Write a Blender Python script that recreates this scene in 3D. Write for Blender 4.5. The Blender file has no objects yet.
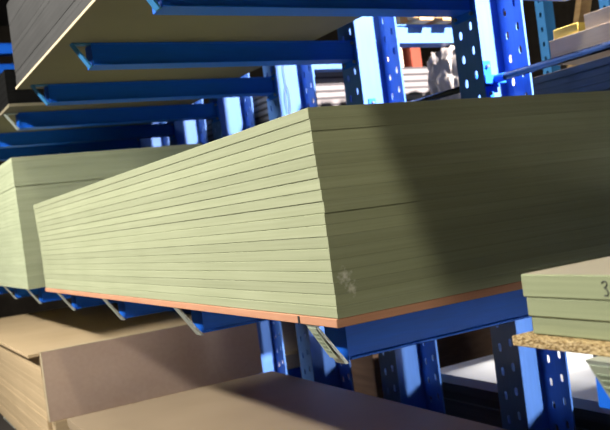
import bpy, bmesh, math, random
from mathutils import Vector, Matrix, noise
random.seed(7)
S = bpy.context.scene
C = S.collection
EYE = 1.75            # eye height above the floor; heights below are written relative to the eye

# ------------------------------------------------------------------ camera
yaw, pitch, roll, FPX = 0.5083, -0.0054, -0.1267, 809.63
cam = bpy.data.cameras.new('camera'); cam.sensor_width = 36; cam.lens = FPX * 36 / 610
camo = bpy.data.objects.new('camera', cam); C.objects.link(camo)
fw = Vector((math.sin(yaw)*math.cos(pitch), math.cos(yaw)*math.cos(pitch), math.sin(pitch)))
r0 = Vector((math.cos(yaw), -math.sin(yaw), 0)); u0 = r0.cross(fw)
rr = r0*math.cos(roll) + u0*math.sin(roll); uu = -r0*math.sin(roll) + u0*math.cos(roll)
camo.matrix_world = Matrix(((rr.x, uu.x, -fw.x, 0), (rr.y, uu.y, -fw.y, 0), (rr.z, uu.z, -fw.z, EYE), (0, 0, 0, 1)))
cam.dof.use_dof = True; cam.dof.focus_distance = 2.0; cam.dof.aperture_fstop = 6.3
cam.clip_start = 0.05
S.camera = camo

# ------------------------------------------------------------------ world, lights, exposure
w = bpy.data.worlds.new('world'); S.world = w; w.use_nodes = True
w.node_tree.nodes['Background'].inputs[0].default_value = (0.75, 0.85, 1.0, 1)
w.node_tree.nodes['Background'].inputs[1].default_value = 0.03
S.view_settings.view_transform = 'Standard'; S.view_settings.look = 'None'
S.view_settings.exposure = 0.0; S.view_settings.gamma = 1.0; S.view_settings.use_curve_mapping = False

def lamp(name, loc, target, size, size_y, power, col, spread=180):
    l = bpy.data.lights.new(name, 'AREA'); l.shape = 'RECTANGLE'; l.size = size; l.size_y = size_y
    l.energy = power; l.color = col; l.spread = math.radians(spread)
    o = bpy.data.objects.new(name, l); C.objects.link(o)
    o.location = (loc[0], loc[1], loc[2] + EYE)
    d = Vector(target) - Vector(loc)
    o.rotation_euler = d.to_track_quat('-Z', 'Y').to_euler()
    return o
lamp('aisle_lamp_light', (0.10, -0.35, 2.95), (1.0, 1.6, 0), 0.22, 0.22, 62, (1.0, 0.93, 0.72))
lamp('aisle_side_light', (-2.5, 3.9, 2.6), (0.9, 3.9, -0.3), 5.0, 0.2, 570, (1.0, 0.96, 0.88))
lamp('aisle_fill_light', (-0.6, -3.8, 2.4), (1.3, 1.5, -.3), 1.2, 0.5, 12, (0.95, 0.95, 0.9))  # added soft fill from behind the camera, lifts the near blue arm
sl = bpy.data.lights.new('column_fill_spot', 'SPOT'); sl.energy = 10000; sl.color = (1.0, 0.84, 0.78)  # added narrow spot, whitens the upper column webs
sl.spot_size = math.radians(27); sl.spot_blend = 0.25; sl.shadow_soft_size = 0.12
so = bpy.data.objects.new('column_fill_spot', sl); C.objects.link(so); so.location = (3.45, -1.2, 3.1 + EYE)
so.rotation_euler = (Vector((2.86, 3.6, .60)) - Vector((3.45, -1.2, 3.1))).to_track_quat('-Z', 'Y').to_euler()
s2 = bpy.data.lights.new('web_fill_light', 'SPOT'); s2.energy = 1800; s2.color = (1.0, 0.95, 0.92)  # added low spot, brightens the lower column webs
s2.spot_size = math.radians(10); s2.spot_blend = 0.3; s2.shadow_soft_size = 0.08
s2o = bpy.data.objects.new('web_fill_light', s2); C.objects.link(s2o); s2o.location = (3.3, -2.85, -.60 + EYE)
s2o.rotation_euler = (Vector((2.58, 3.4, -.78)) - Vector((3.3, -2.85, -.60))).to_track_quat('-Z', 'Y').to_euler()
lamp('white_board_fill_light', (3.35, 3.1, 2.8), (3.3, 3.1, -0.9), 0.3, 0.3, 8, (1.0, 0.97, 0.95), 26)  # added narrow beam, brightens only the low white board

# ------------------------------------------------------------------ materials
def mat(name, col, rough=0.6, metal=0.0, spec=0.5, coat=0.0):
    m = bpy.data.materials.new(name); m.use_nodes = True
    b = m.node_tree.nodes['Principled BSDF']
    b.inputs['Base Color'].default_value = (*col, 1); b.inputs['Roughness'].default_value = rough
    b.inputs['Metallic'].default_value = metal; b.inputs['Specular IOR Level'].default_value = spec
    b.inputs['Coat Weight'].default_value = coat
    return m
def grain(name, c1, c2, scale=(3, 3, 160), rough=0.75, spec=0.25, bump=0.15, fine=700, scuff=None, sheet_var=0.10, blotch=0.25):
    """board material: fine pressed-fibre grain, streaks along the sheet, every sheet its own tone"""
    m = mat(name, c1, rough, 0, spec); nt = m.node_tree; N = nt.nodes; L = nt.links
    b = N['Principled BSDF']
    geo = N.new('ShaderNodeNewGeometry')
    mp = N.new('ShaderNodeMapping'); mp.inputs['Scale'].default_value = scale
    L.new(geo.outputs['Position'], mp.inputs['Vector'])
    n1 = N.new('ShaderNodeTexNoise'); n1.inputs['Scale'].default_value = 1; n1.inputs['Detail'].default_value = 3
    L.new(mp.outputs[0], n1.inputs['Vector'])
    n2 = N.new('ShaderNodeTexNoise'); n2.inputs['Scale'].default_value = fine; n2.inputs['Detail'].default_value = 2
    L.new(geo.outputs['Position'], n2.inputs['Vector'])
    n3 = N.new('ShaderNodeTexNoise'); n3.inputs['Scale'].default_value = 3.5; n3.inputs['Detail'].default_value = 3
    L.new(geo.outputs['Position'], n3.inputs['Vector'])
    def ma(op, a, bb):
        q = N.new('ShaderNodeMath'); q.operation = op
        for i, v in enumerate((a, bb)):
            if isinstance(v, (int, float)): q.inputs[i].default_value = v
            else: L.new(v, q.inputs[i])
        return q.outputs[0]
    f = ma('ADD', ma('MULTIPLY', n1.outputs['Fac'], 0.55), ma('MULTIPLY', n2.outputs['Fac'], 0.3))
    f = ma('ADD', f, ma('MULTIPLY', n3.outputs['Fac'], blotch))
    mx = N.new('ShaderNodeMix'); mx.data_type = 'RGBA'
    mr = N.new('ShaderNodeMapRange'); mr.inputs['From Min'].default_value = 0.35; mr.inputs['From Max'].default_value = 0.75
    L.new(f, mr.inputs['Value']); L.new(mr.outputs[0], mx.inputs['Factor'])
    mx.inputs['A'].default_value = (*c1, 1); mx.inputs['B'].default_value = (*c2, 1)
    hs = N.new('ShaderNodeHueSaturation'); L.new(mx.outputs['Result'], hs.inputs['Color'])
    oi = N.new('ShaderNodeObjectInfo')
    v = ma('ADD', ma('MULTIPLY', oi.outputs['Random'], 2*sheet_var), 1 - sheet_var)
    L.new(v, hs.inputs['Value'])
    out = hs.outputs['Color']
    if scuff:
        for (cx, cy, cz, rad, col) in scuff:
            sb = N.new('ShaderNodeVectorMath'); sb.operation = 'SUBTRACT'
            L.new(geo.outputs['Position'], sb.inputs[0]); sb.inputs[1].default_value = (cx, cy, cz + EYE)
            ln = N.new('ShaderNodeVectorMath'); ln.operation = 'LENGTH'; L.new(sb.outputs[0], ln.inputs[0])
            n4 = N.new('ShaderNodeTexNoise'); n4.inputs['Scale'].default_value = 110
            L.new(geo.outputs['Position'], n4.inputs['Vector'])
            d = ma('ADD', ln.outputs['Value'], ma('MULTIPLY', n4.outputs['Fac'], rad*2.4))
            mr2 = N.new('ShaderNodeMapRange'); mr2.inputs['From Min'].default_value = rad*2.1; mr2.inputs['From Max'].default_value = rad*1.1
            L.new(d, mr2.inputs['Value'])
            m2 = N.new('ShaderNodeMix'); m2.data_type = 'RGBA'
            L.new(ma('MULTIPLY', mr2.outputs[0], 0.75), m2.inputs['Factor']); L.new(out, m2.inputs['A']); m2.inputs['B'].default_value = (*col, 1)
            out = m2.outputs['Result']
    L.new(out, b.inputs['Base Color'])
    bp = N.new('ShaderNodeBump'); bp.inputs['Strength'].default_value = bump; bp.inputs['Distance'].default_value = 0.001
    L.new(f, bp.inputs['Height']); L.new(bp.outputs[0], b.inputs['Normal'])
    return m
def flake(name, c1, c2, c3, scale=150):
    m = mat(name, c1, 0.8, 0, 0.2); nt = m.node_tree; N = nt.nodes; L = nt.links; b = N['Principled BSDF']
    geo = N.new('ShaderNodeNewGeometry'); v = N.new('ShaderNodeTexVoronoi'); v.inputs['Scale'].default_value = scale
    mp = N.new('ShaderNodeMapping'); mp.inputs['Scale'].default_value = (1, 0.55, 1.5)
    L.new(geo.outputs['Position'], mp.inputs['Vector']); L.new(mp.outputs[0], v.inputs['Vector'])
    r = N.new('ShaderNodeValToRGB'); L.new(v.outputs['Color'], r.inputs['Fac'])
    e = r.color_ramp.elements; e[0].color = (*c1, 1); e[1].color = (*c3, 1); e.new(0.45).color = (*c2, 1); e[0].position = 0.15; e[-1].position = 0.85
    L.new(r.outputs[0], b.inputs['Base Color'])
    bp = N.new('ShaderNodeBump'); bp.inputs['Strength'].default_value = 0.5; bp.inputs['Distance'].default_value = 0.002
    L.new(v.outputs['Distance'], bp.inputs['Height']); L.new(bp.outputs[0], b.inputs['Normal'])
    return m
def paint(name, col, rough=0.5, coat=0.0):
    m = mat(name, col, rough, 0, 0.2, coat); nt = m.node_tree; N = nt.nodes; L = nt.links; b = N['Principled BSDF']
    n = N.new('ShaderNodeTexNoise'); n.inputs['Scale'].default_value = 18; n.inputs['Detail'].default_value = 5
    mr = N.new('ShaderNodeMapRange'); mr.inputs['To Min'].default_value = rough - 0.08; mr.inputs['To Max'].default_value = rough + 0.12
    L.new(n.outputs['Fac'], mr.inputs['Value']); L.new(mr.outputs[0], b.inputs['Roughness'])
    hs = N.new('ShaderNodeHueSaturation'); hs.inputs['Color'].default_value = (*col, 1)
    mr2 = N.new('ShaderNodeMapRange'); mr2.inputs['To Min'].default_value = 0.85; mr2.inputs['To Max'].default_value = 1.15
    L.new(n.outputs['Fac'], mr2.inputs['Value']); L.new(mr2.outputs[0], hs.inputs['Value']); L.new(hs.outputs[0], b.inputs['Base Color'])
    return m
M = {}
M['green'] = grain('green_fibreboard', (0.295, 0.32, 0.195), (0.385, 0.41, 0.265), (2.2, 2.2, 170), sheet_var=0.07,
                   scuff=[(0.903, 1.483, -0.152, 0.020, (0.85, 0.84, 0.76)), (0.918, 1.483, -0.178, 0.018, (0.80, 0.79, 0.68))])
M['green_cool'] = grain('grey_green_fibreboard', (0.34, 0.38, 0.24), (0.44, 0.48, 0.32), (2.2, 2.2, 60), sheet_var=0.05)
M['green_shaded'] = grain('shaded_green_fibreboard', (0.24, 0.27, 0.155), (0.32, 0.35, 0.21), (2.2, 2.2, 170), sheet_var=0.05)  # green darkened for the weaker light on the short right stack
M['orange'] = grain('orange_hardboard', (0.46, 0.21, 0.12), (0.60, 0.32, 0.20), (6, 6, 60), sheet_var=0.02)
M['facing'] = grain('beige_board_face', (0.36, 0.32, 0.24), (0.44, 0.39, 0.30), (3, 3, 3), sheet_var=.01)
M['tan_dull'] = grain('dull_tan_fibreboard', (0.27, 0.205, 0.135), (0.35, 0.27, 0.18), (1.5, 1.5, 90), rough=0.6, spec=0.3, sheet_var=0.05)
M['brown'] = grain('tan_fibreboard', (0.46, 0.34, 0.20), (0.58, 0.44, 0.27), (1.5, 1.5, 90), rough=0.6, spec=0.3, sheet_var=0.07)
M['darkboard'] = grain('grey_brown_board', (0.030, 0.030, 0.030), (0.055, 0.054, 0.054), (2, 2, 120), rough=0.6, sheet_var=0.12)
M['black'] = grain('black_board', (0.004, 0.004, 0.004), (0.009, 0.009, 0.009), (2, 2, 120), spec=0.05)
M['underboard'] = grain('dull_olive_board', (0.19, 0.165, 0.11), (0.24, 0.21, 0.14), (2, 2, 10), sheet_var=0.03)
M['laminate'] = grain('mauve_brown_laminate', (0.50, 0.36, 0.28), (0.60, 0.45, 0.36), (1.2, 1.2, 3), rough=0.26, spec=0.5, bump=0.02, fine=40, sheet_var=0.01)
M['edgeband'] = grain('cream_edge', (0.60, 0.50, 0.33), (0.68, 0.58, 0.4), (2, 2, 20), sheet_var=0.01)
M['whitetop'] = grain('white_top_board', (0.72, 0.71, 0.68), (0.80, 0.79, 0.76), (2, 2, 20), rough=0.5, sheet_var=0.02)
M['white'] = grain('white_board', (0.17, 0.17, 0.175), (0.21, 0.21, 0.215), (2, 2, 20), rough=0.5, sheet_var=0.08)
M['grey'] = grain('slate_grey_board', (0.085, 0.078, 0.066), (0.15, 0.138, 0.12), (2, 2, 90), rough=0.5, sheet_var=0.25)
M['ltgrey'] = grain('light_grey_board', (0.55, 0.47, 0.36), (0.68, 0.59, 0.46), (2, 2, 60), sheet_var=0.1)
M['slate'] = grain('grey_spacer', (0.05, 0.05, 0.055), (0.08, 0.08, 0.085), (2, 2, 20))
M['chip'] = flake('raw_chipboard', (0.12, 0.07, 0.025), (0.42, 0.29, 0.13), (0.66, 0.52, 0.30), 420)
M['blue'] = paint('blue_enamel', (0.008, 0.135, 0.72))
M['col'] = paint('blue_column_enamel', (0.085, 0.215, 0.60), 0.40, 0.3)
M['paleblue'] = paint('pale_blue_enamel', (0.045, 0.22, 0.50), 0.5)
M['zinc'] = mat('zinc_plate', (0.50, 0.55, 0.50), 0.45, 0.35)
M['steel'] = mat('brushed_steel', (0.022, 0.022, 0.024), 0.25, 0.1)
M['bolt'] = mat('bolt_steel', (0.25, 0.28, 0.32), 0.35, 0.9)
M['ink'] = mat('marker_ink', (0.015, 0.018, 0.02), 0.6)
M['label'] = mat('printed_label', (0.50, 0.56, 0.42), 0.55)
M['labelmark'] = mat('label_print', (0.28, 0.34, 0.24), 0.6)
M['timber'] = grain('pallet_timber', (0.42, 0.25, 0.10), (0.62, 0.42, 0.20), (9, 3, 30), sheet_var=0.15)
M['darktimber'] = grain('weathered_timber', (0.10, 0.06, 0.04), (0.18, 0.11, 0.07), (9, 3, 30))
M['redpaint'] = paint('red_oxide_paint', (0.22, 0.05, 0.03), 0.5)
M['film'] = mat('stretch_film', (0.42, 0.41, 0.39), 0.5, 0, 0.3, 0.1)
M['yellow'] = grain('yellow_foam', (0.75, 0.58, 0.12), (0.85, 0.70, 0.22), (5, 5, 5))
M['chain'] = mat('galvanised_chain', (0.20, 0.24, 0.30), 0.4, 0.8)
M['floor'] = grain('concrete', (0.07, 0.062, 0.055), (0.12, 0.105, 0.09), (1, 1, 1), rough=0.5, fine=30, bump=0.1)
M['wall'] = grain('dark_cladding', (0.035, 0.028, 0.022), (0.075, 0.06, 0.045), (4, 4, 0.4), rough=0.8, fine=8, bump=0.1)
M['ceil'] = mat('dark_ceiling', (0.05, 0.05, 0.055), 0.8)
M['tube'] = mat('lamp_diffuser', (0.9, 0.9, 0.88), 0.5)

# ------------------------------------------------------------------ helpers
def fin(name, bm, m, parent=None, smooth=False):
    bmesh.ops.recalc_face_normals(bm, faces=bm.faces)
    me = bpy.data.meshes.new(name); bm.to_mesh(me); bm.free()
    for mm in (m if isinstance(m, (list, tuple)) else [m]): me.materials.append(mm)
    if smooth:
        for p in me.polygons: p.use_smooth = True
    o = bpy.data.objects.new(name, me); C.objects.link(o)
    if parent: o.parent = parent
    return o
def box(bm, x0, x1, y0, y1, z0, z1, bev=0.0, mi=0):
    b2 = bmesh.new(); bmesh.ops.create_cube(b2, size=1)
    for v in b2.verts:
        v.co = Vector((x0 + (v.co.x+.5)*(x1-x0), y0 + (v.co.y+.5)*(y1-y0), z0 + (v.co.z+.5)*(z1-z0)))
    if bev: bmesh.ops.bevel(b2, geom=b2.edges[:], offset=bev, segments=1, profile=0.5, affect='EDGES')
    join(bm, b2, mi)
def join(bm, b2, mi=0):
    vm = {v: bm.verts.new(v.co) for v in b2.verts}
    for f in b2.faces:
        g = bm.faces.new([vm[v] for v in f.verts]); g.material_index = mi
    b2.free()
def tube(bm, pts, r, seg=10, closed=False):
    pts = [Vector(p) for p in pts]; n = len(pts); rings = []
    for i, p in enumerate(pts):
        if closed: t = pts[(i+1) % n] - pts[i-1]
        else: t = pts[min(i+1, n-1)] - pts[max(i-1, 0)]
        t.normalize(); a = Vector((0, 0, 1)) if abs(t.z) < .9 else Vector((1, 0, 0))
        u = t.cross(a).normalized(); v = t.cross(u)
        rings.append([bm.verts.new(p + (u*math.cos(2*math.pi*k/seg) + v*math.sin(2*math.pi*k/seg))*r) for k in range(seg)])
    for i in range(n if closed else n-1):
        A, B = rings[i], rings[(i+1) % n]
        for k in range(seg): bm.faces.new((A[k], A[(k+1) % seg], B[(k+1) % seg], B[k]))
    if not closed: bm.faces.new(rings[0]); bm.faces.new(rings[-1])
def prism(bm, prof, y0, y1, mi=0):
    """profile in XZ extruded along Y"""
    a = [bm.verts.new((x, y0, z)) for x, z in prof]; b = [bm.verts.new((x, y1, z)) for x, z in prof]; n = len(prof)
    fs = [bm.faces.new(a), bm.faces.new(b)] + [bm.faces.new((a[i], a[(i+1) % n], b[(i+1) % n], b[i])) for i in range(n)]
    for f in fs: f.material_index = mi
def props(o, label=None, cat=None, group=None, kind=None):
    if label: o['label'] = label
    if cat: o['category'] = cat
    if group: o['group'] = group
    if kind: o['kind'] = kind
    return o
def empty(name, loc, label, cat, group=None):
    o = bpy.data.objects.new(name, None); C.objects.link(o); o.empty_display_size = .1
    o.location = (loc[0], loc[1], loc[2] + EYE); return props(o, label, cat, group)
def dup(o, parent=None):
    c = o.copy(); C.objects.link(c)
    if parent: c.parent = parent
    for ch in list(o.children): dup(ch, c)
    return c
ORD = ['topmost', 'second from the top', 'third from the top', 'fourth from the top', 'fifth from the top', 'sixth from the top',
       'seventh from the top', 'eighth from the top', 'ninth from the top', 'tenth from the top', 'eleventh from the top',
       'twelfth from the top', 'thirteenth from the top', 'fourteenth from the top', 'fifteenth from the top', 'sixteenth from the top',
       'seventeenth from the top', 'eighteenth from the top', 'nineteenth from the top', 'twentieth from the top']
TENS = {20: 'twenty', 30: 'thirty', 40: 'forty'}
def ordw(i, n):
    if i == n-1: return 'bottom one'
    if i < 20: return ORD[i]
    k = i + 1; t = TENS[k//10*10]
    return (t[:-1] + 'ieth' if k % 10 == 0 else t + '-' + ['', 'first', 'second', 'third', 'fourth', 'fifth', 'sixth', 'seventh', 'eighth', 'ninth'][k % 10]) + ' from the top'

# ------------------------------------------------------------------ room shell
def struct(name, bounds, m):
    x0, x1, y0, y1, z0, z1 = bounds
    bm = bmesh.new(); box(bm, x0, x1, y0, y1, z0+EYE, z1+EYE); return props(fin(name, bm, m), kind='structure')
XL, XR, YB, YF, H = -4.0, 12.5, -4.5, 16.0, 4.2
struct('floor', (XL-.2, XR+.2, YB-.2, YF+.2, -EYE-.1, -EYE), M['floor'])
struct('ceiling', (XL-.2, XR+.2, YB-.2, YF+.2, H, H+.1), M['ceil'])
struct('wall_left', (XL-.2, XL, YB, YF, -EYE, H), M['wall'])
struct('wall_right', (XR, XR+.2, YB, YF, -EYE, H), M['wall'])
struct('wall_back', (XL, XR, YF, YF+.2, -EYE, H), M['wall'])
struct('wall_front', (XL, XR, YB-.2, YB, -EYE, H), M['wall'])

# added glow panel under roller slats behind the camera, brightens lower column webs
wm = mat('panel_glow', (0.8, 0.9, 1.0), 0.5)
wm.node_tree.nodes['Principled BSDF'].inputs['Emission Color'].default_value = (1.0, 0.95, 0.88, 1)
wm.node_tree.nodes['Principled BSDF'].inputs['Emission Strength'].default_value = 14.0
struct('glow_panel_1', (4.2, 7.2, YB+.02, YB+.05, -EYE+.01, -.50), wm)
bm = bmesh.new()
for x in (4.1, 7.2): box(bm, x, x+.1, YB, YB+.09, .001, 1.05+EYE)
for i in range(8): box(bm, 4.2, 7.2, YB, YB+.06+.01*(i % 2), -.49+i*.19+EYE, -.302+i*.19+EYE)
props(fin('trim_1', bm, M['ceil']), kind='structure')

# ------------------------------------------------------------------ sheets and stacks
def sheet_mesh(name, w, l, t, m, bev=0.0012):
    bm = bmesh.new(); box(bm, -w/2, w/2, -l/2, l/2, 0, t)      # cleanly sawn ends, slightly broken long edges
    ed = [e for e in bm.edges if abs(e.verts[0].co.y - e.verts[1].co.y) > .1]
    bmesh.ops.bevel(bm, geom=ed, offset=bev, segments=1, profile=0.5, affect='EDGES')
    o = fin(name, bm, m); return o
def stack(name, x0, x1, y0, y1, z0, ts, m, what, cat, group, jit=0.0015, offs=None, jy=None, rot=0.0, bev=0.0012, place='', alt=None):
    """ts: thicknesses from the bottom up. Every sheet is its own object."""
    protos = {}; z = z0; n = len(ts); out = []
    for i, t in enumerate(ts):
        key = round(t, 4); nm, mm, wh, gr = name, m, what, group
        if alt and i % 2: mm, nm, wh, gr = alt
        if key not in protos:
            o = sheet_mesh(nm, x1-x0, y1-y0, t-0.0003, mm, bev); protos[key] = o
        else:
            o = protos[key].copy(); C.objects.link(o)
        dx, dy = (offs[i] if offs else (0, 0))
        o.location = ((x0+x1)/2 + dx + random.uniform(-jit, jit), (y0+y1)/2 + dy + random.uniform(-1, 1)*(jit if jy is None else jy), z + EYE)
        o.rotation_euler.z = rot
        props(o, f"{wh}, {ordw((n-1-i)//2, n//2) if alt else ordw(n-1-i, n)} {place}", cat, gr); z += t
        out.append(o)
    return out

# main green stack: orange base board + 18 sheets (two visibly paler bundles)
MX0, MX1, MY0, MY1 = 0.870, 2.09, 1.483, 4.533
bm = bmesh.new(); box(bm, -.61, .61, -1.525, 1.525, 0, .0195, .0015)
base = fin('hardboard_sheet', bm, M['orange']); base.location = (1.48, 3.008, -.2575+EYE)
props(base, 'thin orange hardboard base sheet between the big central green stack and the blue arms', 'board')
bm = bmesh.new(); box(bm, -.6116, -.6098, -1.36, -1.352, .001, .018)
ob = fin('saw_mark', bm, M['ink'], base)
ts = [0.0252]*18; z = -.2375
offs = []
for i in range(18):
    f = i/17.0
    offs.append((0.004 - 0.010*max(0, (f-.35)/.65)**1.2 + (0.002 if i in (9,) else 0), (-.0015 if i >= 9 else 0) + (-.0015 if i >= 16 else 0)))
stack('fibreboard_sheet', MX0, MX1, MY0, MY1, z, ts, M['green'], 'moss green fibreboard sheet', 'board', 'green sheets of the big central stack',
      0.0007, offs, jy=.0001, bev=.0014, place='of the big central stack')
# second green stack beyond
stack('fibreboard_sheet', 0.87, 2.09, 5.03, 8.08, -.2575, [0.0247]*32, M['green_cool'], 'grey-green fibreboard sheet', 'board',
      'grey-green sheets of the taller stack beyond', 0.0008, [(0, 0)]*25 + [(-.004, -.006)]*7, bev=.0006, place='of the taller far stack at left')
# front right stack on the same level
stack('chipboard_sheet', 0.898, 2.12, -2.06, .985, -.2575, [0.0165], M['chip'], 'raw speckled chipboard base sheet under the thick green boards at right', 'board', None, 0)
props([o for o in S.objects if o.name.startswith('chipboard_sheet')][0], 'raw speckled chipboard sheet under the short green stack at lower right', 'board')
fr = stack('thick_fibreboard', 0.913, 2.12, -2.06, 0.964, -.2405, [0.029, 0.031, 0.037], M['green_shaded'], 'thick green fibreboard panel', 'board',
      'thick green panels of the short right stack', 0.0, [(0.006, -.006), (0.002, -.004), (0, 0)], bev=.002, place='of the short stack at lower right')
for me_ in {o.data for o in fr}:
    me_.materials.append(M['facing'])
    for p in me_.polygons:
        if abs(p.normal.z) > .9: p.material_index = 1
# handwritten figure on the top panel's edge
top = fr[-1]
def hand(strokes, r, parent, ox, y0, z0):
    bm = bmesh.new()
    for st in strokes: tube(bm, [(ox, y0 - a, z0 + b) for a, b in st], r, 6)
    o = fin('marker_writing', bm, M['ink'], parent); o['label'] = 'handwritten black marker figure 3'; return o
cx, cy, cz = top.location
hand([[(0.000, .0235), (.004, .0265), (.0085, .0255), (.0095, .0215), (.006, .018), (.0035, .0175), (.0075, .0155), (.0105, .0105), (.008, .0055), (.003, .006)],
      [(.018, .026), (.0165, .016), (.0175, .008)]], .0012, top, 0.913-cx-.0002, 0.806-cy, 0.0015)
# upper dark stack (3.66 m long) with a pale bottom sheet
bm = bmesh.new(); box(bm, -.61, .61, -1.83, 1.83, 0, .0115, .001)
ub = fin('hardboard_sheet', bm, M['underboard']); ub.location = (1.43, 2.52, .8105+EYE)
props(ub, 'olive brown base sheet seen from below under the upper grey-brown stack', 'board')
bm = bmesh.new(); box(bm, -.6135, -.6101, -1.831, 1.831, .0004, .0112)
fin('sheet_edge', bm, M['edgeband'], ub)['label'] = 'pale cream long edge'
stack('dark_board', 0.824, 2.04, 0.69, 4.35, .8225, [0.045, 0.028, 0.11, 0.028, 0.11, 0.11], M['darkboard'], 'grey-brown board', 'board',
      'grey-brown boards of the upper left stack', 0.0015, place='of the upper left stack')
# upper stack beyond
bm = bmesh.new(); box(bm, -.61, .61, -1.525, 1.525, 0, .018, .001)
ub2 = fin('hardboard_sheet', bm, M['underboard']); ub2.location = (1.475, 6.40, .8105+EYE)
props(ub2, 'olive brown base sheet of the far upper stack, above the left nose end', 'board')
stack('black_board', 0.865, 2.08, 4.88, 7.93, .829, [0.04]*5, M['black'], 'dark board', 'board', 'dark boards of the far upper stack', 0.001,
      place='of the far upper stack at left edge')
# lower tan stacks
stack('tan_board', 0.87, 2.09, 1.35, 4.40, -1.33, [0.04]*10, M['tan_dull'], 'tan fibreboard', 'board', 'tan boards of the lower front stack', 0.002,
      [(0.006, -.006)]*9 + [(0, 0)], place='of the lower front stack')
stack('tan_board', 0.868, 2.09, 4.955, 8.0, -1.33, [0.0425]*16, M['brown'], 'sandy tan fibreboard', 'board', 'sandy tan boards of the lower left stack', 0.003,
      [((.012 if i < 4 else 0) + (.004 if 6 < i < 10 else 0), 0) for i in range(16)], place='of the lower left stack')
bm = bmesh.new(); box(bm, -.61, .61, -1.5, 1.5, 0, .020, .002)
lo = fin('loose_board', bm, M['brown']); lo.location = (1.40, 6.44, -.6498+EYE); lo.rotation_euler.z = math.radians(0.4)
props(lo, 'loose light tan board sticking out on top of the lower left stack', 'board')
# laminated panel standing at the end of that stack, on two short battens
bm = bmesh.new(); box(bm, -.69, .69, -.012, .012, 0, .405, .0015)
lp = fin('laminate_panel', bm, M['laminate']); lp.location = (1.557, 4.875, -1.028+EYE); lp.rotation_euler.x = math.radians(-2.0)
props(lp, 'glossy mauve-brown laminate panel standing on edge against the lower left stack', 'panel')
bm = bmesh.new(); box(bm, -.694, -.6901, -.0125, .0125, 0, .409); box(bm, -.694, .69, -.0125, .0125, .4051, .409)
fin('edge_band', bm, M['edgeband'], lp)['label'] = 'pale cream edge strip'
bm = bmesh.new(); box(bm, -.60, .60, -.05, .045, 0, .30, .002)
bt = fin('timber_bearer', bm, M['brown']); bt.location = (1.49, 4.905, -1.33+EYE)
props(bt, 'tan timber block under the standing mauve-brown laminate panel', 'timber')

# ------------------------------------------------------------------ cantilever arms
PITCH, Y0, AW = 0.875, 2.475, 0.105
CXL_, CD_ = 2.27, .265
LV = {'low': -.258, 'up': .810, 'ground': -1.331}
def arm_parts(root, length, nose_mat, x_start=0.0, tagplate=False, hgt=.095):
    """arm runs along +X from its nose at x=0, top face at z=0, near face at y=0"""
    bm = bmesh.new(); t = .006
    box(bm, .075, length, .010, .016, -hgt+t, -t)               # near web
    box(bm, .075, length, AW-.016, AW-.010, -hgt+t, -t)         # far web
    box(bm, .075, length, 0, AW, -t, 0, .001)                   # top flange
    box(bm, .075, length, 0, AW, -hgt, -hgt+t, .001)            # bottom flange
    fin('beam', bm, M['blue'], root)
    bm = bmesh.new(); box(bm, .069, .075, .004, AW-.004, -hgt, 0)
    fin('end_plate', bm, M['blue'], root)
    bm = bmesh.new()
    prism(bm, [(-.012, 0), (.069, 0), (.069, -.005), (-.002, -.005), (.066, -hgt-.006), (.056, -hgt-.006)], 0, AW*.40)
    fin('nose_plate', bm, nose_mat, root)
    bm = bmesh.new(); box(bm, length, length+.008, -.012, AW+.012, -hgt-.03, .012 if hgt < .1 else .02, .001)
    pl = fin('mounting_plate', bm, M['blue'], root)
    for yy in (.004, AW-.004):
        for zz in (-.012, -hgt-.012):
            bm = bmesh.new(); tube(bm, [(length-.010, yy, zz), (length, yy, zz)], .008, 6); fin('bolt', bm, M['bolt'], pl)
def make_arm(nose_mat, length, label_plate=False):
    r = empty('cantilever_arm', (0, 0, 0), None, 'rack arm', 'blue cantilever arms')
    arm_parts(r, length, nose_mat)
    if label_plate:
        # printed label on the sloping face of the nose
        n = Vector((-.097, 0, -.062)).normalized(); d = Vector((.060, 0, -.097)).normalized(); o = Vector((-.0105, 0, -.002))
        bm = bmesh.new()
        def q(a, b, y0, y1, h, mi):
            P = [o + d*a + n*h, o + d*b + n*h]
            P2 = [o + d*a + n*(h-.001), o + d*b + n*(h-.001)]
            vs = [bm.verts.new((p.x, yy, p.z)) for yy in (y0, y1) for p in (P[0], P[1], P2[1], P2[0])]
            for f in ((0, 1, 2, 3), (7, 6, 5, 4), (0, 4, 5, 1), (1, 5, 6, 2), (2, 6, 7, 3), (3, 7, 4, 0)):
                bm.faces.new([vs[i] for i in f]).material_index = mi
        q(.006, .098, .004, AW*.38, .0015, 0)
        for a in (.022, .034, .048, .060, .074): q(a, a+.006, .010 + random.uniform(0, .004), .030 + random.uniform(0, .006), .0025, 1)
        fin('nose_label', bm, [M['label'], M['labelmark']], r)['label'] = 'pale green printed label'
    return r
ARM_LEN = 2.262 - 0.885
where = {-2: 'under the short green stack at lower right', -1: 'under the near end of the big central green stack',
         0: 'second from the near end under the big central green stack', 1: 'third from the near end under the big central green stack',
         2: 'fourth from the near end under the big central green stack', 3: 'under the near end of the far left green stack',
         4: 'farther back under the far left green stack', 5: 'farthest back under the far left green stack'}
upwhere = {-1: 'out of frame under the near upper stack', 0: 'nearest seen, at the top edge of the photo',
           1: 'second one seen under the upper grey-brown stack, with pale blue nose', 2: 'under the far end of the upper grey-brown stack',
           3: 'under the near end of the far upper stack, with cream nose', 4: 'dim one behind the cream-nosed upper arm', 5: 'farthest dim one on the upper level at left'}
pz = make_arm(M['zinc'], ARM_LEN); pl_ = make_arm(M['zinc'], ARM_LEN, True); pb = make_arm(M['paleblue'], ARM_LEN)
used = set()
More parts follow.
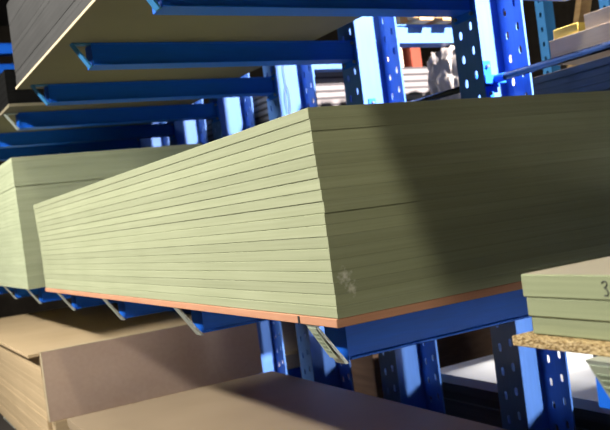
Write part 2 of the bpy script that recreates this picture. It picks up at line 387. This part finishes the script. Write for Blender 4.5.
def put(proto, x, k, z, label, grp='blue cantilever arms'):
    o = proto if proto.name not in used else dup(proto)
    used.add(proto.name); used.add(o.name)
    o.location = (x, Y0 + PITCH*k + (.05 if k == -2 else -.012 if k == -1 and z == LV['low'] else 0), z + EYE); o['label'] = label; o['group'] = grp; o['category'] = 'rack arm'
for k in range(-2, 6):
    put(pl_ if k < 0 else pz, 0.885, k, LV['low'], 'blue cantilever arm ' + where[k], 'blue arms of the middle level')
for k in range(-1, 6):
    put(pb if k < 3 else pz, 0.885, k, LV['up'], 'blue cantilever arm ' + upwhere[k], 'blue arms of the upper level')
l3 = {6: 'high dim one at the upper left corner', 7: 'high dim one behind the corner arm', 8: 'farthest high one at the left edge'}
for k in (6, 7, 8):
    put(pb, 0.885, k, 1.87, 'blue cantilever arm, ' + l3[k], 'blue arms of the top level')
gw = {-1: 'nearest one beneath the lower front tan stack', 0: 'second one beneath the lower front tan stack', 1: 'third one beneath the lower front tan stack',
      2: 'farthest one beneath the lower front tan stack', 3: 'nearest one beneath the lower left sandy stack', 4: 'second one beneath the lower left sandy stack', 5: 'farthest one beneath the lower left sandy stack'}
for k in range(-1, 6):
    put(pz, 0.885, k, LV['ground'], 'blue cantilever arm, ' + gw[k], 'blue arms of the bottom level')
# short arms on the far side of the columns
def rear_arm(length, hgt):
    pf = empty('cantilever_arm', (0, 0, 0), None, 'rack arm')
    bm = bmesh.new(); box(bm, 0, length, .012, .018, -hgt+.006, -.006); box(bm, 0, length, AW-.018, AW-.012, -hgt+.006, -.006)
    box(bm, 0, length, 0, AW, -.006, 0, .001); box(bm, 0, length, 0, AW, -hgt, -hgt+.006, .001); fin('beam', bm, M['col'], pf)
    bm = bmesh.new(); box(bm, length, length+.006, .004, AW-.004, -hgt, 0); fin('end_plate', bm, M['paleblue'], pf)
    bm = bmesh.new(); box(bm, -.008, 0, -.012, AW+.012, -hgt-.05, 0, .001); fin('mounting_plate', bm, M['col'], pf)
    return pf
fwh = {-1: 'beyond the right edge', 0: 'right of the nearest column at the top edge', 1: 'below the pallet timbers', 2: 'between the second and third columns above the white boards'}
RX = CXL_ + CD_ + .0085
pf = rear_arm(.38, .098)
for k in range(-1, 3):
    o = pf if k == -1 else dup(pf)
    o.location = (RX, Y0 + PITCH*k + .01, (.945 if k == 2 else .892) + EYE); props(o, 'short blue rear arm, ' + fwh[k], 'rack arm', 'short arms on the rear side')
pf = rear_arm(1.3, .095); first = True
for lev, z in (('middle', -.2585), ('bottom', -1.3315)):
    for k in range(-2, 6):
        o = pf if first else dup(pf); first = False
        o.location = (RX, Y0 + PITCH*k + .01, z + EYE)
        props(o, 'long blue rear arm, ' + lev + ' level, behind the slotted columns', 'rack arm', 'long rear arms of the ' + lev + ' level')
# ------------------------------------------------------------------ columns
FW, CD, ZB, ZT = 0.150, 0.265, -EYE, 2.35
def flange_tile(bm, z0, z1, slots):
    b2 = bmesh.new(); ed = []
    def loop(pts):
        vs = [b2.verts.new((0, y, z)) for y, z in pts]
        for i in range(len(vs)): ed.append(b2.edges.new((vs[i], vs[(i+1) % len(vs)])))
    loop([(0, z0), (FW, z0), (FW, z1), (0, z1)])
    for (y, z, w_, h_) in slots:
        pts = []
        for s_, c0 in ((1, 0), (-1, math.pi)):
            for a in range(5):
                t = c0 + math.pi*a/4; pts.append((y + math.cos(t)*w_/2, z + (h_/2 - w_/2)*s_ + math.sin(t)*w_/2))
        loop(pts)
    bmesh.ops.triangle_fill(b2, edges=ed, use_beauty=True, use_dissolve=False)
    join(bm, b2)
def flange_mesh():
    bm = bmesh.new(); z = ZB + .15
    box(bm, 0, .006, 0, FW, ZB, z - .0002)
    while z < ZT - .11:
        flange_tile(bm, z, z+.1, [(.040, z+.06, .018, .036), (.104, z+.035, .018, .036)]); z += .1
    bmesh.ops.remove_doubles(bm, verts=bm.verts[:], dist=1e-5)
    fl = [f for f in bm.faces if abs(f.normal.x) > .9 and max(v.co.z for v in f.verts) > ZB + .16]
    fl = [f for f in fl if all(abs(v.co.x) < 1e-6 for v in f.verts)]
    r = bmesh.ops.extrude_face_region(bm, geom=fl)
    for v in [g for g in r['geom'] if isinstance(g, bmesh.types.BMVert)]: v.co.x += .006
    return bm
def make_column():
    r = empty('rack_column', (0, 0, 0), None, 'rack column')
    f = fin('flange', flange_mesh(), M['col'], r)
    f2 = f.copy(); C.objects.link(f2); f2.parent = r; f2.location.x = CD - .006
    bm = bmesh.new(); box(bm, .006, CD-.006, FW-.006, FW, ZB, ZT)
    wb = fin('web', bm, M['col'], r)
    bm = bmesh.new()
    box(bm, CD-.010, CD-.0065, 0, .004, ZB+.02, ZT); 
    fin('lip', bm, M['col'], r)
    bm = bmesh.new(); box(bm, -.08, CD+.08, -.05, FW+.05, ZB+.0005, ZB+.018, .002); fin('base_plate', bm, M['blue'], r)
    return r
cw = {-2: 'beyond the right edge, behind the short green stack', -1: 'just beyond the right edge, behind the big green stack',
      0: 'nearest one seen, with the steel tie bar bolted to it', 1: 'second one seen, left of the plastic-wrapped bundle', 2: 'third one seen, carrying a thin chain',
      3: 'fourth one seen, where white web turns to shade', 4: 'fifth one seen, dark blue in shadow', 5: 'dim one behind the far green stack', 6: 'dim one beyond it at far left', 7: 'dim one near the end of the row', 8: 'last one of the row'}
col0 = make_column()
CXL = 2.27
for k in range(-2, 9):
    o = col0 if k == -2 else dup(col0)
    o.location = (CXL, Y0 - .008 + PITCH*k, EYE); props(o, 'tall blue slotted rack column, ' + cw[k], 'rack column', 'blue slotted columns in a row')

# steel tie bar with brackets
TZ, TX = .450, 2.40
tb = empty('tie_bar', (TX, Y0-.0, TZ), 'round steel tie bar running across the nearest blue column', 'tie bar')
for k in (-2, -1, 0, 1):
    ya = PITCH*k + FW - .008 + .004; yb = ya + PITCH - FW + .10
bm = bmesh.new(); y = PITCH*-2 - .3
tube(bm, [(0.03, PITCH*-2, 0), (0.03, PITCH*0 + .085, 0)], .0155, 16)
fin('bar', bm, M['steel'], tb, True)
bm = bmesh.new(); tube(bm, [(0.03, FW+.004, 0), (0.03, PITCH*1 + .10, 0)], .0155, 16)
fin('bar', bm, M['steel'], tb, True)
for k in (0, 1):
    b0 = bmesh.new(); yw = PITCH*k + FW - .016
    box(b0, -.045, .085, yw-.004, yw, -.025, .025, .001); box(b0, .000, .045, yw-.004, yw, -.075, .085, .001)
    tube(b0, [(.03, yw-.10, 0), (.03, yw, 0)], .0175, 14)
    box(b0, -.03, .085, yw-.045, yw-.038, -.018, .018, .001)
    bk = fin('bracket', b0, M['blue'], tb)
    for (a, c) in ((.022, .062), (.022, -.055), (-.03, 0), (.07, 0)):
        b1 = bmesh.new(); tube(b1, [(a, yw-.016, c), (a, yw-.004, c)], .008, 6); fin('bolt', b1, M['bolt'], bk)
# chain hanging on the third column
ch = empty('hanging_chain', (2.40, Y0 + PITCH*2 + FW - .03, .90), 'thin chain with a long loop hanging against the third blue column', 'chain')
bm = bmesh.new(); tube(bm, [(0, 0, .04), (0, 0, -.06), (.004, 0, -.13)], .003, 6); fin('cord', bm, M['chain'], ch)
bm = bmesh.new(); pts = []
for a in range(20):
    t = 2*math.pi*a/20; pts.append((.004 + .014*math.cos(t), 0, -.215 + .085*math.sin(t)))
tube(bm, pts, .003, 6, True); fin('loop', bm, M['chain'], ch)
bm = bmesh.new(); tube(bm, [(.004, 0, -.30), (.008, 0, -.38)], .003, 6); fin('tail', bm, M['chain'], ch)
bm = bmesh.new(); tube(bm, [(0, -.008, .045), (0, .018, .045)], .012, 8); fin('hook', bm, M['bolt'], ch)

# ------------------------------------------------------------------ goods on the rear side
stack('slate_board', 2.68, 3.88, -2.6, 2.65, -.258, [0.031]*23, M['grey'], 'slate grey board', 'board', 'slate grey boards behind the tie bar', .004, place='of the dark stack at upper right')
for i, (y, wd) in enumerate(((.6, 'nearest'), (1.5, 'middle'), (2.45, 'farthest'))):
    bm = bmesh.new(); box(bm, -.55, .55, -.045, .045, 0, .108, .003); o = fin('timber_bearer', bm, M['darktimber']); o.location = (3.70, y, .4562+EYE)
    props(o, wd + ' dark timber bearer between the slate stack and the pale boards', 'timber', 'bearers under the pale boards')
stack('pale_board', 3.13, 4.33, 0.2, 2.90, .565, [0.05, 0.07, 0.075], M['ltgrey'], 'light grey board', 'board', 'light grey boards on the dark stack', .004, [(0, 0), (0.0, 0), (.02, -.22)],
      place='of the pale stack above the tie bar')
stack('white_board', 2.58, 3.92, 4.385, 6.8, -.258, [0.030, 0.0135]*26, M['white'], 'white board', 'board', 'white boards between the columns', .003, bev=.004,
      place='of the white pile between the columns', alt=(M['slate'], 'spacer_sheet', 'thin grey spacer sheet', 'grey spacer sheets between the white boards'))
stack('olive_board', 2.56, 2.75, 6.85, 8.6, -.258, [0.05]*23, M['underboard'], 'shadowed olive board', 'board', 'olive boards behind the third column', .003, place='of the shadowed stack behind the third column')
stack('dark_board', 2.60, 3.82, 0.4, 3.52, -1.331, [0.0433]*8, M['grey'], 'dark grey board', 'board', 'dark boards under the white top sheet', .006, place='of the low stack behind the columns')
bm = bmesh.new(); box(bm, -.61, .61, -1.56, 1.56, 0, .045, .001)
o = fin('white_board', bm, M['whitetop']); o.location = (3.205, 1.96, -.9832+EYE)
props(o, 'white board lying on top of the low dark stack at lower right', 'board')

# wrapped bundle: a lumpy film-wrapped package
bm = bmesh.new(); bmesh.ops.create_cube(bm, size=1); bmesh.ops.subdivide_edges(bm, edges=bm.edges[:], cuts=24, use_grid_fill=True)
for v in bm.verts:
    p = v.co.copy(); q = Vector((p.x*.44, p.y*.34, p.z*.60))
    rnd = Vector(p).normalized()*.5; q = q.lerp(Vector((rnd.x*.54, rnd.y*.5, rnd.z*.75)), .22)
    q += Vector((noise.noise(p*5 + Vector((3, 0, 0))), noise.noise(p*5), noise.noise(p*5 + Vector((0, 7, 0)))))*.03 + Vector((noise.noise(p*13), noise.noise(p*13 + Vector((2, 0, 5))), noise.noise(p*12 + Vector((0, 4, 0)))))*.02
    q.z += .015*math.sin(p.z*40 + 4*noise.noise(p*3)); v.co = q
wb_ = fin('wrapped_bundle', bm, M['film'], smooth=True); wb_.location = (3.45, 3.84, .565+EYE)
props(wb_, 'lumpy white plastic-wrapped bundle beside the white boards', 'bundle')
# bearer board that carries the bundle and the white boards on the rear level
def bearer(name, x0, x1, y0, y1, z0, z1, m, label, cat):
    bm = bmesh.new(); box(bm, -(x1-x0)/2, (x1-x0)/2, -(y1-y0)/2, (y1-y0)/2, 0, z1-z0, .003)
    o = fin(name, bm, m); o.location = ((x0+x1)/2, (y0+y1)/2, z0+EYE); return props(o, label, cat)
bearer('timber_crate', 3.20, 3.69, 3.40, 4.32, -.2583, .20, M['timber'], 'plain timber crate under the plastic-wrapped bundle', 'crate')
bearer('steel_post', 3.60, 3.69, 4.62, 4.72, .8735, 1.7, M['redpaint'], 'red-brown post rising behind the white boards', 'post')
bearer('grey_carton', 3.30, 3.55, 4.65, 5.0, .8735, 1.10, M['ltgrey'], 'plain grey carton standing on the white boards', 'box')
bearer('dark_board', 2.9, 3.25, 4.7, 5.3, .8735, .93, M['darktimber'], 'short dark board lying on the white boards', 'board')
bearer('timber_block', 3.02, 3.14, 4.66, 4.74, .9305, .96, M['timber'], 'small orange timber block on the short dark board', 'timber')
# pallet timbers on the short rear arms, top centre
pal = empty('timber_pallet', (2.62, 3.30, .893), 'rough timber pallet on the short arm at top centre', 'pallet')
for y in (0.0, .12, .24):
    bm = bmesh.new(); box(bm, .0, .40, y, y+.06, .018, .095, .003); fin('bearer', bm, M['timber'], pal)
for i in range(3):
    bm = bmesh.new(); box(bm, .02+i*.125, .10+i*.125, -.02, .32, .095, .113, .002); fin('slat', bm, M['timber'], pal)
for i in range(3):
    bm = bmesh.new(); box(bm, .02+i*(.15), .11+i*(.15), -.02, .32, 0, .018, .002); fin('base_slat', bm, M['timber'], pal)
# odds behind the lower columns
bearer('grey_carton', 2.50, 2.9, 5.5, 6.1, -1.05, -.72, M['ltgrey'], 'grey-blue box seen low between the third and fourth columns', 'box')
bearer('cream_board', 2.45, 3.1, 5.4, 6.3, -1.16, -1.052, M['edgeband'], 'cream slab under the low grey-blue box', 'board')
bearer('steel_beam', 2.41, 3.1, 5.45, 5.6, -1.26, -1.162, M['blue'], 'low blue beam under the cream slab', 'beam')
bearer('dark_crate', 2.75, 3.9, 4.3, 5.3, -1.331, -.72, M['darktimber'], 'dark brown crate seen low behind the second column', 'crate')
# yellow foam offcuts on the pale stack
bearer('foam_block', 3.14, 3.24, 2.72, 2.88, .6855, .735, M['yellow'], 'yellow foam block on the far corner of the pale panels', 'foam')
bearer('foam_scrap', 3.105, 3.124, 2.38, 2.45, .60, .64, M['yellow'], 'small yellow scrap stuck on the pale panel edge', 'foam')

# slim posts of the next rack behind
pp = empty('rack_post', (4.25, 3.95, -EYE), 'slim pale blue slotted post right of the nearest column', 'rack post', 'slim posts of the rack behind')
def post_face():
    bm = bmesh.new(); z = 0.02
    while z < 4.2:
        b2 = bmesh.new(); ed = []
        for pts in ([(0, z), (.075, z), (.075, z+.1), (0, z+.1)], [(.028, z+.04), (.047, z+.04), (.047, z+.07), (.028, z+.07)]):
            vs = [b2.verts.new((0, a, c)) for a, c in pts]
            ed += [b2.edges.new((vs[i], vs[(i+1) % 4])) for i in range(4)]
        bmesh.ops.triangle_fill(b2, edges=ed, use_beauty=True); join(bm, b2); z += .1
    bmesh.ops.remove_doubles(bm, verts=bm.verts[:], dist=1e-5)
    r = bmesh.ops.extrude_face_region(bm, geom=bm.faces[:])
    for g in r['geom']:
        if isinstance(g, bmesh.types.BMVert): g.co.x += .004
    return bm
fin('slotted_face', post_face(), M['paleblue'], pp)
bm = bmesh.new(); box(bm, .004, .09, 0, .004, 0.02, 4.2); box(bm, .004, .09, .071, .075, 0.02, 4.2); fin('side_wall', bm, M['paleblue'], pp)
bm = bmesh.new(); box(bm, -.03, .12, -.03, .105, 0.0005, .02, .002); fin('foot_plate', bm, M['paleblue'], pp)
p2 = dup(pp); p2.location = (4.25, 3.42, 0); p2['label'] = 'slim pale blue slotted post at the upper right corner'
for c, l in ((pp, None),): c.location.z = 0
# dark timber leaning in the gloom behind
for i, (x, y, a) in enumerate(((5.2, 4.4, 8), (5.5, 4.9, -12), (5.0, 5.3, 20))):
    bm = bmesh.new(); box(bm, -.06, .06, -.03, .03, 0, 3.4, .003)
    o = fin('timber_plank', bm, M['timber'] if i == 2 else M['darktimber']); o.location = (x, y, .02); o.rotation_euler = (math.radians(a*.6), math.radians(a*.4), 0)
    props(o, ['dark plank leaning beside the slim post', 'dark plank leaning behind the other planks', 'paler plank leaning at the far right'][i], 'plank', 'planks leaning in the background')

# ceiling luminaires that carry the light
def luminaire(x, y, z, label, sx=.3, sy=.9):
    t = empty('ceiling_lamp', (x, y, z), label, 'lamp', 'ceiling lamps')
    bm = bmesh.new(); box(bm, -sx/2, sx/2, -sy/2, sy/2, .06, .12, .004); fin('housing', bm, M['zinc'], t)
    bm = bmesh.new(); box(bm, -sx/2+.01, sx/2-.01, -sy/2+.01, sy/2-.01, .04, .0595, .003); fin('diffuser', bm, M['tube'], t)
    for s_ in (-.3, .3):
        bm = bmesh.new(); tube(bm, [(0, s_*sy, .12), (0, s_*sy, H - z)], .006, 6); fin('hanger', bm, M['zinc'], t)
luminaire(.10, -.35, 2.97, 'grey ceiling lamp above the near aisle')
luminaire(-2.5, 3.9, 2.72, 'long grey ceiling lamp far left over the aisle', .3, 5.1)
luminaire(3.35, 3.1, 2.86, 'added grey fill lamp above the low white board')
# added projector body for the spot that whitens the upper column webs
pj = empty('added_spotlight', (3.45, -1.2, 3.1), 'added grey projector lamp over the next aisle, out of frame', 'lamp')
bm = bmesh.new()
for i in range(16):
    a0, a1 = 2*math.pi*i/16, 2*math.pi*(i+1)/16
    bm.faces.new([bm.verts.new(p) for p in ((.16*math.cos(a0), -.02, .16*math.sin(a0)), (.16*math.cos(a1), -.02, .16*math.sin(a1)), (.20*math.cos(a1), -.25, .20*math.sin(a1)), (.20*math.cos(a0), -.25, .20*math.sin(a0)))])
fin('reflector_housing', bm, M['zinc'], pj)
bm = bmesh.new(); tube(bm, [(0, -.15, .2), (0, -.15, H-3.1)], .01, 8); fin('hanger', bm, M['zinc'], pj)
luminaire(-.6, -3.8, 2.5, 'added grey fill lamp behind the camera')
# added fill lamp on a stand, out of frame, for the lower column webs
wl = empty('fill_stand_lamp', (3.3, -2.85, -EYE), 'small added fill lamp on a thin stand, out of frame', 'lamp')
bm = bmesh.new(); tube(bm, [(0, -.06, .02), (0, -.06, 1.12)], .012, 8); fin('pole', bm, M['zinc'], wl)
bm = bmesh.new(); box(bm, -.15, .15, -.2, .1, 0, .02, .003); fin('foot', bm, M['zinc'], wl)
bm = bmesh.new(); box(bm, -.1, .1, -.14, -.09, 1.06, 1.24, .01); fin('lamp_head', bm, M['zinc'], wl)
